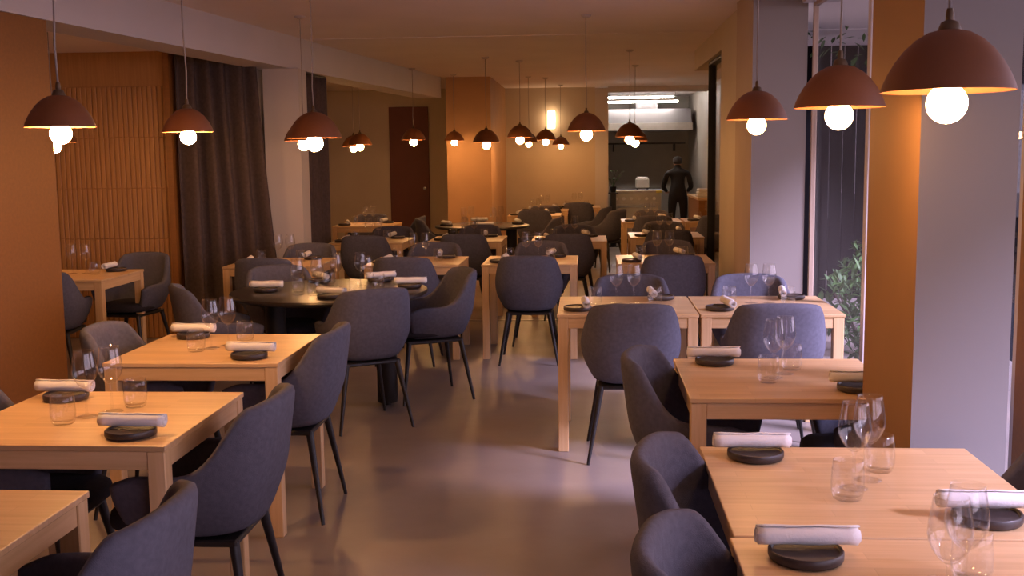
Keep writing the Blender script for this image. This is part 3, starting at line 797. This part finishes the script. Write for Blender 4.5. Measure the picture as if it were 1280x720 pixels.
for i in range(6): obj('knob', kn, t, (-.36 + i * .135, -.350, .80), (PI / 2, 0, 0))
t = thing('appliance', 'small steel countertop appliance on the cooking range', 'appliance', (.98, 20.0, .955))
obj('body', box_mesh('body', (-.12, -.12, .02), (.12, .12, .20), 'paper', .02), t)
obj('lid', box_mesh('lid', (-.10, -.10, .20), (.10, .10, .225), 'steel', .008), t)
for sx in (-1, 1): obj('foot', box_mesh('foot', (sx * .09 - .015, -.09, 0), (sx * .09 + .015, .09, .022), 'black'), t)
t = thing('kitchen_counter', 'brown wooden service counter at the right of the kitchen', 'counter', (1.84, 18.2, 0))
obj('body', box_mesh('body', (-.11, -.9, .06), (.13, .9, .86), 'panel', .004), t)
obj('worktop', box_mesh('worktop', (-.13, -.93, .86), (.15, .93, .90), 'oak_y', .004), t)
obj('plinth', box_mesh('plinth', (-.09, -.88, 0), (.12, .88, .06), 'black'), t)
for i in range(3):
    tag(box_obj('folded_cloth', (1.72 + .01 * i, 17.45, .90 + i * .045), (1.97 - .01 * i, 17.80, .943 + i * .045), 'paper', bevel=.015),
        'white folded cloth on the service counter, %s of its stack' % ('bottom', 'middle', 'top')[i], 'cloth', 'folded cloths')
# pot plant by the kitchen frame on a dark post
t = thing('plinth_stand', 'narrow black stand beside the white kitchen frame', 'stand', (.43, 18.95, 0))
obj('column', box_mesh('column', (-.05, -.05, .02), (.05, .05, .92), 'black', .004), t)
obj('base', box_mesh('base', (-.10, -.10, 0), (.10, .10, .02), 'black', .004), t); obj('top', box_mesh('top', (-.09, -.09, .92), (.09, .09, .94), 'black', .004), t)
t = thing('potted_plant', 'small dark potted plant on the black stand', 'plant', (.43, 18.95, .94))
bm = bmesh.new(); add_lathe(bm, [(0, 0), (.045, 0), (.06, .10), (.054, .10), (.05, .085), (0, .085)], 20); obj('pot', finish('pot', bm, 'black', True, 40), t)
bm = bmesh.new(); rnd = random.Random(5)
for i in range(16):
    a = rnd.uniform(0, 6.28); l = rnd.uniform(.12, .3); dx, dy = math.cos(a), math.sin(a)
    add_tube(bm, [(0, 0, .08), (.3 * l * dx, .3 * l * dy, .08 + .7 * l), (.6 * l * dx, .6 * l * dy, .08 + l)], [.003, .003, .001], 4)
    c = Vector((.6 * l * dx, .6 * l * dy, .08 + l)); s_ = .05
    q = [c + Vector(v) * s_ for v in ((-dx, -dy, -.3), (-.5 * dy, .5 * dx, .1), (dx, dy, .2), (.5 * dy, -.5 * dx, .1))]
    bm.faces.new([bm.verts.new(v) for v in q])
obj('foliage', finish('foliage', bm, 'leaf'), t)

# ------------------------------------------------------------------ cook in the kitchen
def skin_mesh(name, verts, edges, radii, mat, root=0, sub=2):
    me = bpy.data.meshes.new(name); me.from_pydata(verts, edges, [])
    o = bpy.data.objects.new('tmp', me); COL.objects.link(o)
    md = o.modifiers.new('s', 'SKIN'); md.use_smooth_shade = True
    if not me.skin_vertices: 
        pass
    for i, r in enumerate(radii):
        me.skin_vertices[0].data[i].radius = (r, r) if not isinstance(r, tuple) else r
        me.skin_vertices[0].data[i].use_root = (i == root)
    ms = o.modifiers.new('u', 'SUBSURF'); ms.levels = sub; ms.render_levels = sub
    dg = bpy.context.evaluated_depsgraph_get(); dg.update()
    r = bpy.data.meshes.new_from_object(o.evaluated_get(dg)); bpy.data.objects.remove(o)
    r.materials.clear(); r.materials.append(M[mat]); r.shade_smooth(); return r
try:
    p = thing('person', 'person in black clothing standing at the kitchen pass, leaning forward', 'person', (1.57, 19.36, 0), math.radians(0)); p.scale = (.96, .96, .93)
    V = [(0, 0, .95), (0, .03, 1.10), (0, .07, 1.25), (0, .10, 1.36), (0, .13, 1.45),
         (.10, 0, .88), (.11, .03, .50), (.11, -.01, .09), (.11, .12, .04), (-.10, 0, .88), (-.11, -.02, .50), (-.11, -.06, .09), (-.11, .07, .04),
         (.19, .09, 1.34), (.25, .10, 1.08), (.20, .30, 1.00), (-.19, .09, 1.34), (-.26, .12, 1.08), (-.18, .32, 1.00),
         (0, .15, 1.54), (0, .16, 1.62)]
    E_ = [(0, 1), (1, 2), (2, 3), (3, 4), (0, 5), (5, 6), (6, 7), (7, 8), (0, 9), (9, 10), (10, 11), (11, 12), (3, 13), (13, 14), (14, 15), (3, 16), (16, 17), (17, 18), (4, 19), (19, 20)]
    Rr = [(.15, .11), (.135, .10), (.16, .11), (.13, .09), .05, .095, .065, .045, .035, .095, .065, .045, .035, .06, .047, .034, .06, .047, .034, .075, .07]
    obj('body', skin_mesh('body', V, E_, Rr, 'cloth_black'), p)
    hv = [(0, .13, 1.45), (0, .15, 1.52), (0, .17, 1.58), (0, .165, 1.64)]
    obj('head', skin_mesh('head', hv, [(0, 1), (1, 2), (2, 3)], [.052, .083, .088, .07], 'skin'), p)
    obj('hair', skin_mesh('hair', [(0, .125, 1.49), (0, .135, 1.59), (0, .155, 1.66)], [(0, 1), (1, 2)], [.088, .095, .075], 'hair'), p)
    for s_ in (-1, 1):
        bx = .20 if s_ > 0 else -.18
        hv = [(bx, .31, 1.0), (bx, .35, .985), (bx, .39, .98)]; he = [(0, 1), (1, 2)]; hr = [.028, .034, .030]
        for q in range(4):
            k0 = len(hv); ox = (q - 1.5) * .019
            hv += [(bx + ox, .40, .98), (bx + ox, .435 - .004 * abs(q - 1), .972), (bx + ox, .46 - .006 * abs(q - 1), .955)]
            he += [(2, k0), (k0, k0 + 1), (k0 + 1, k0 + 2)]; hr += [.010, .009, .008]
        k0 = len(hv); hv += [(bx - s_ * .04, .365, .978), (bx - s_ * .055, .395, .970)]; he += [(1, k0), (k0, k0 + 1)]; hr += [.011, .009]
        obj('hand', skin_mesh('hand', hv, he, hr, 'skin', 1, 1), p)
except Exception as ex:
    print('person failed', ex)
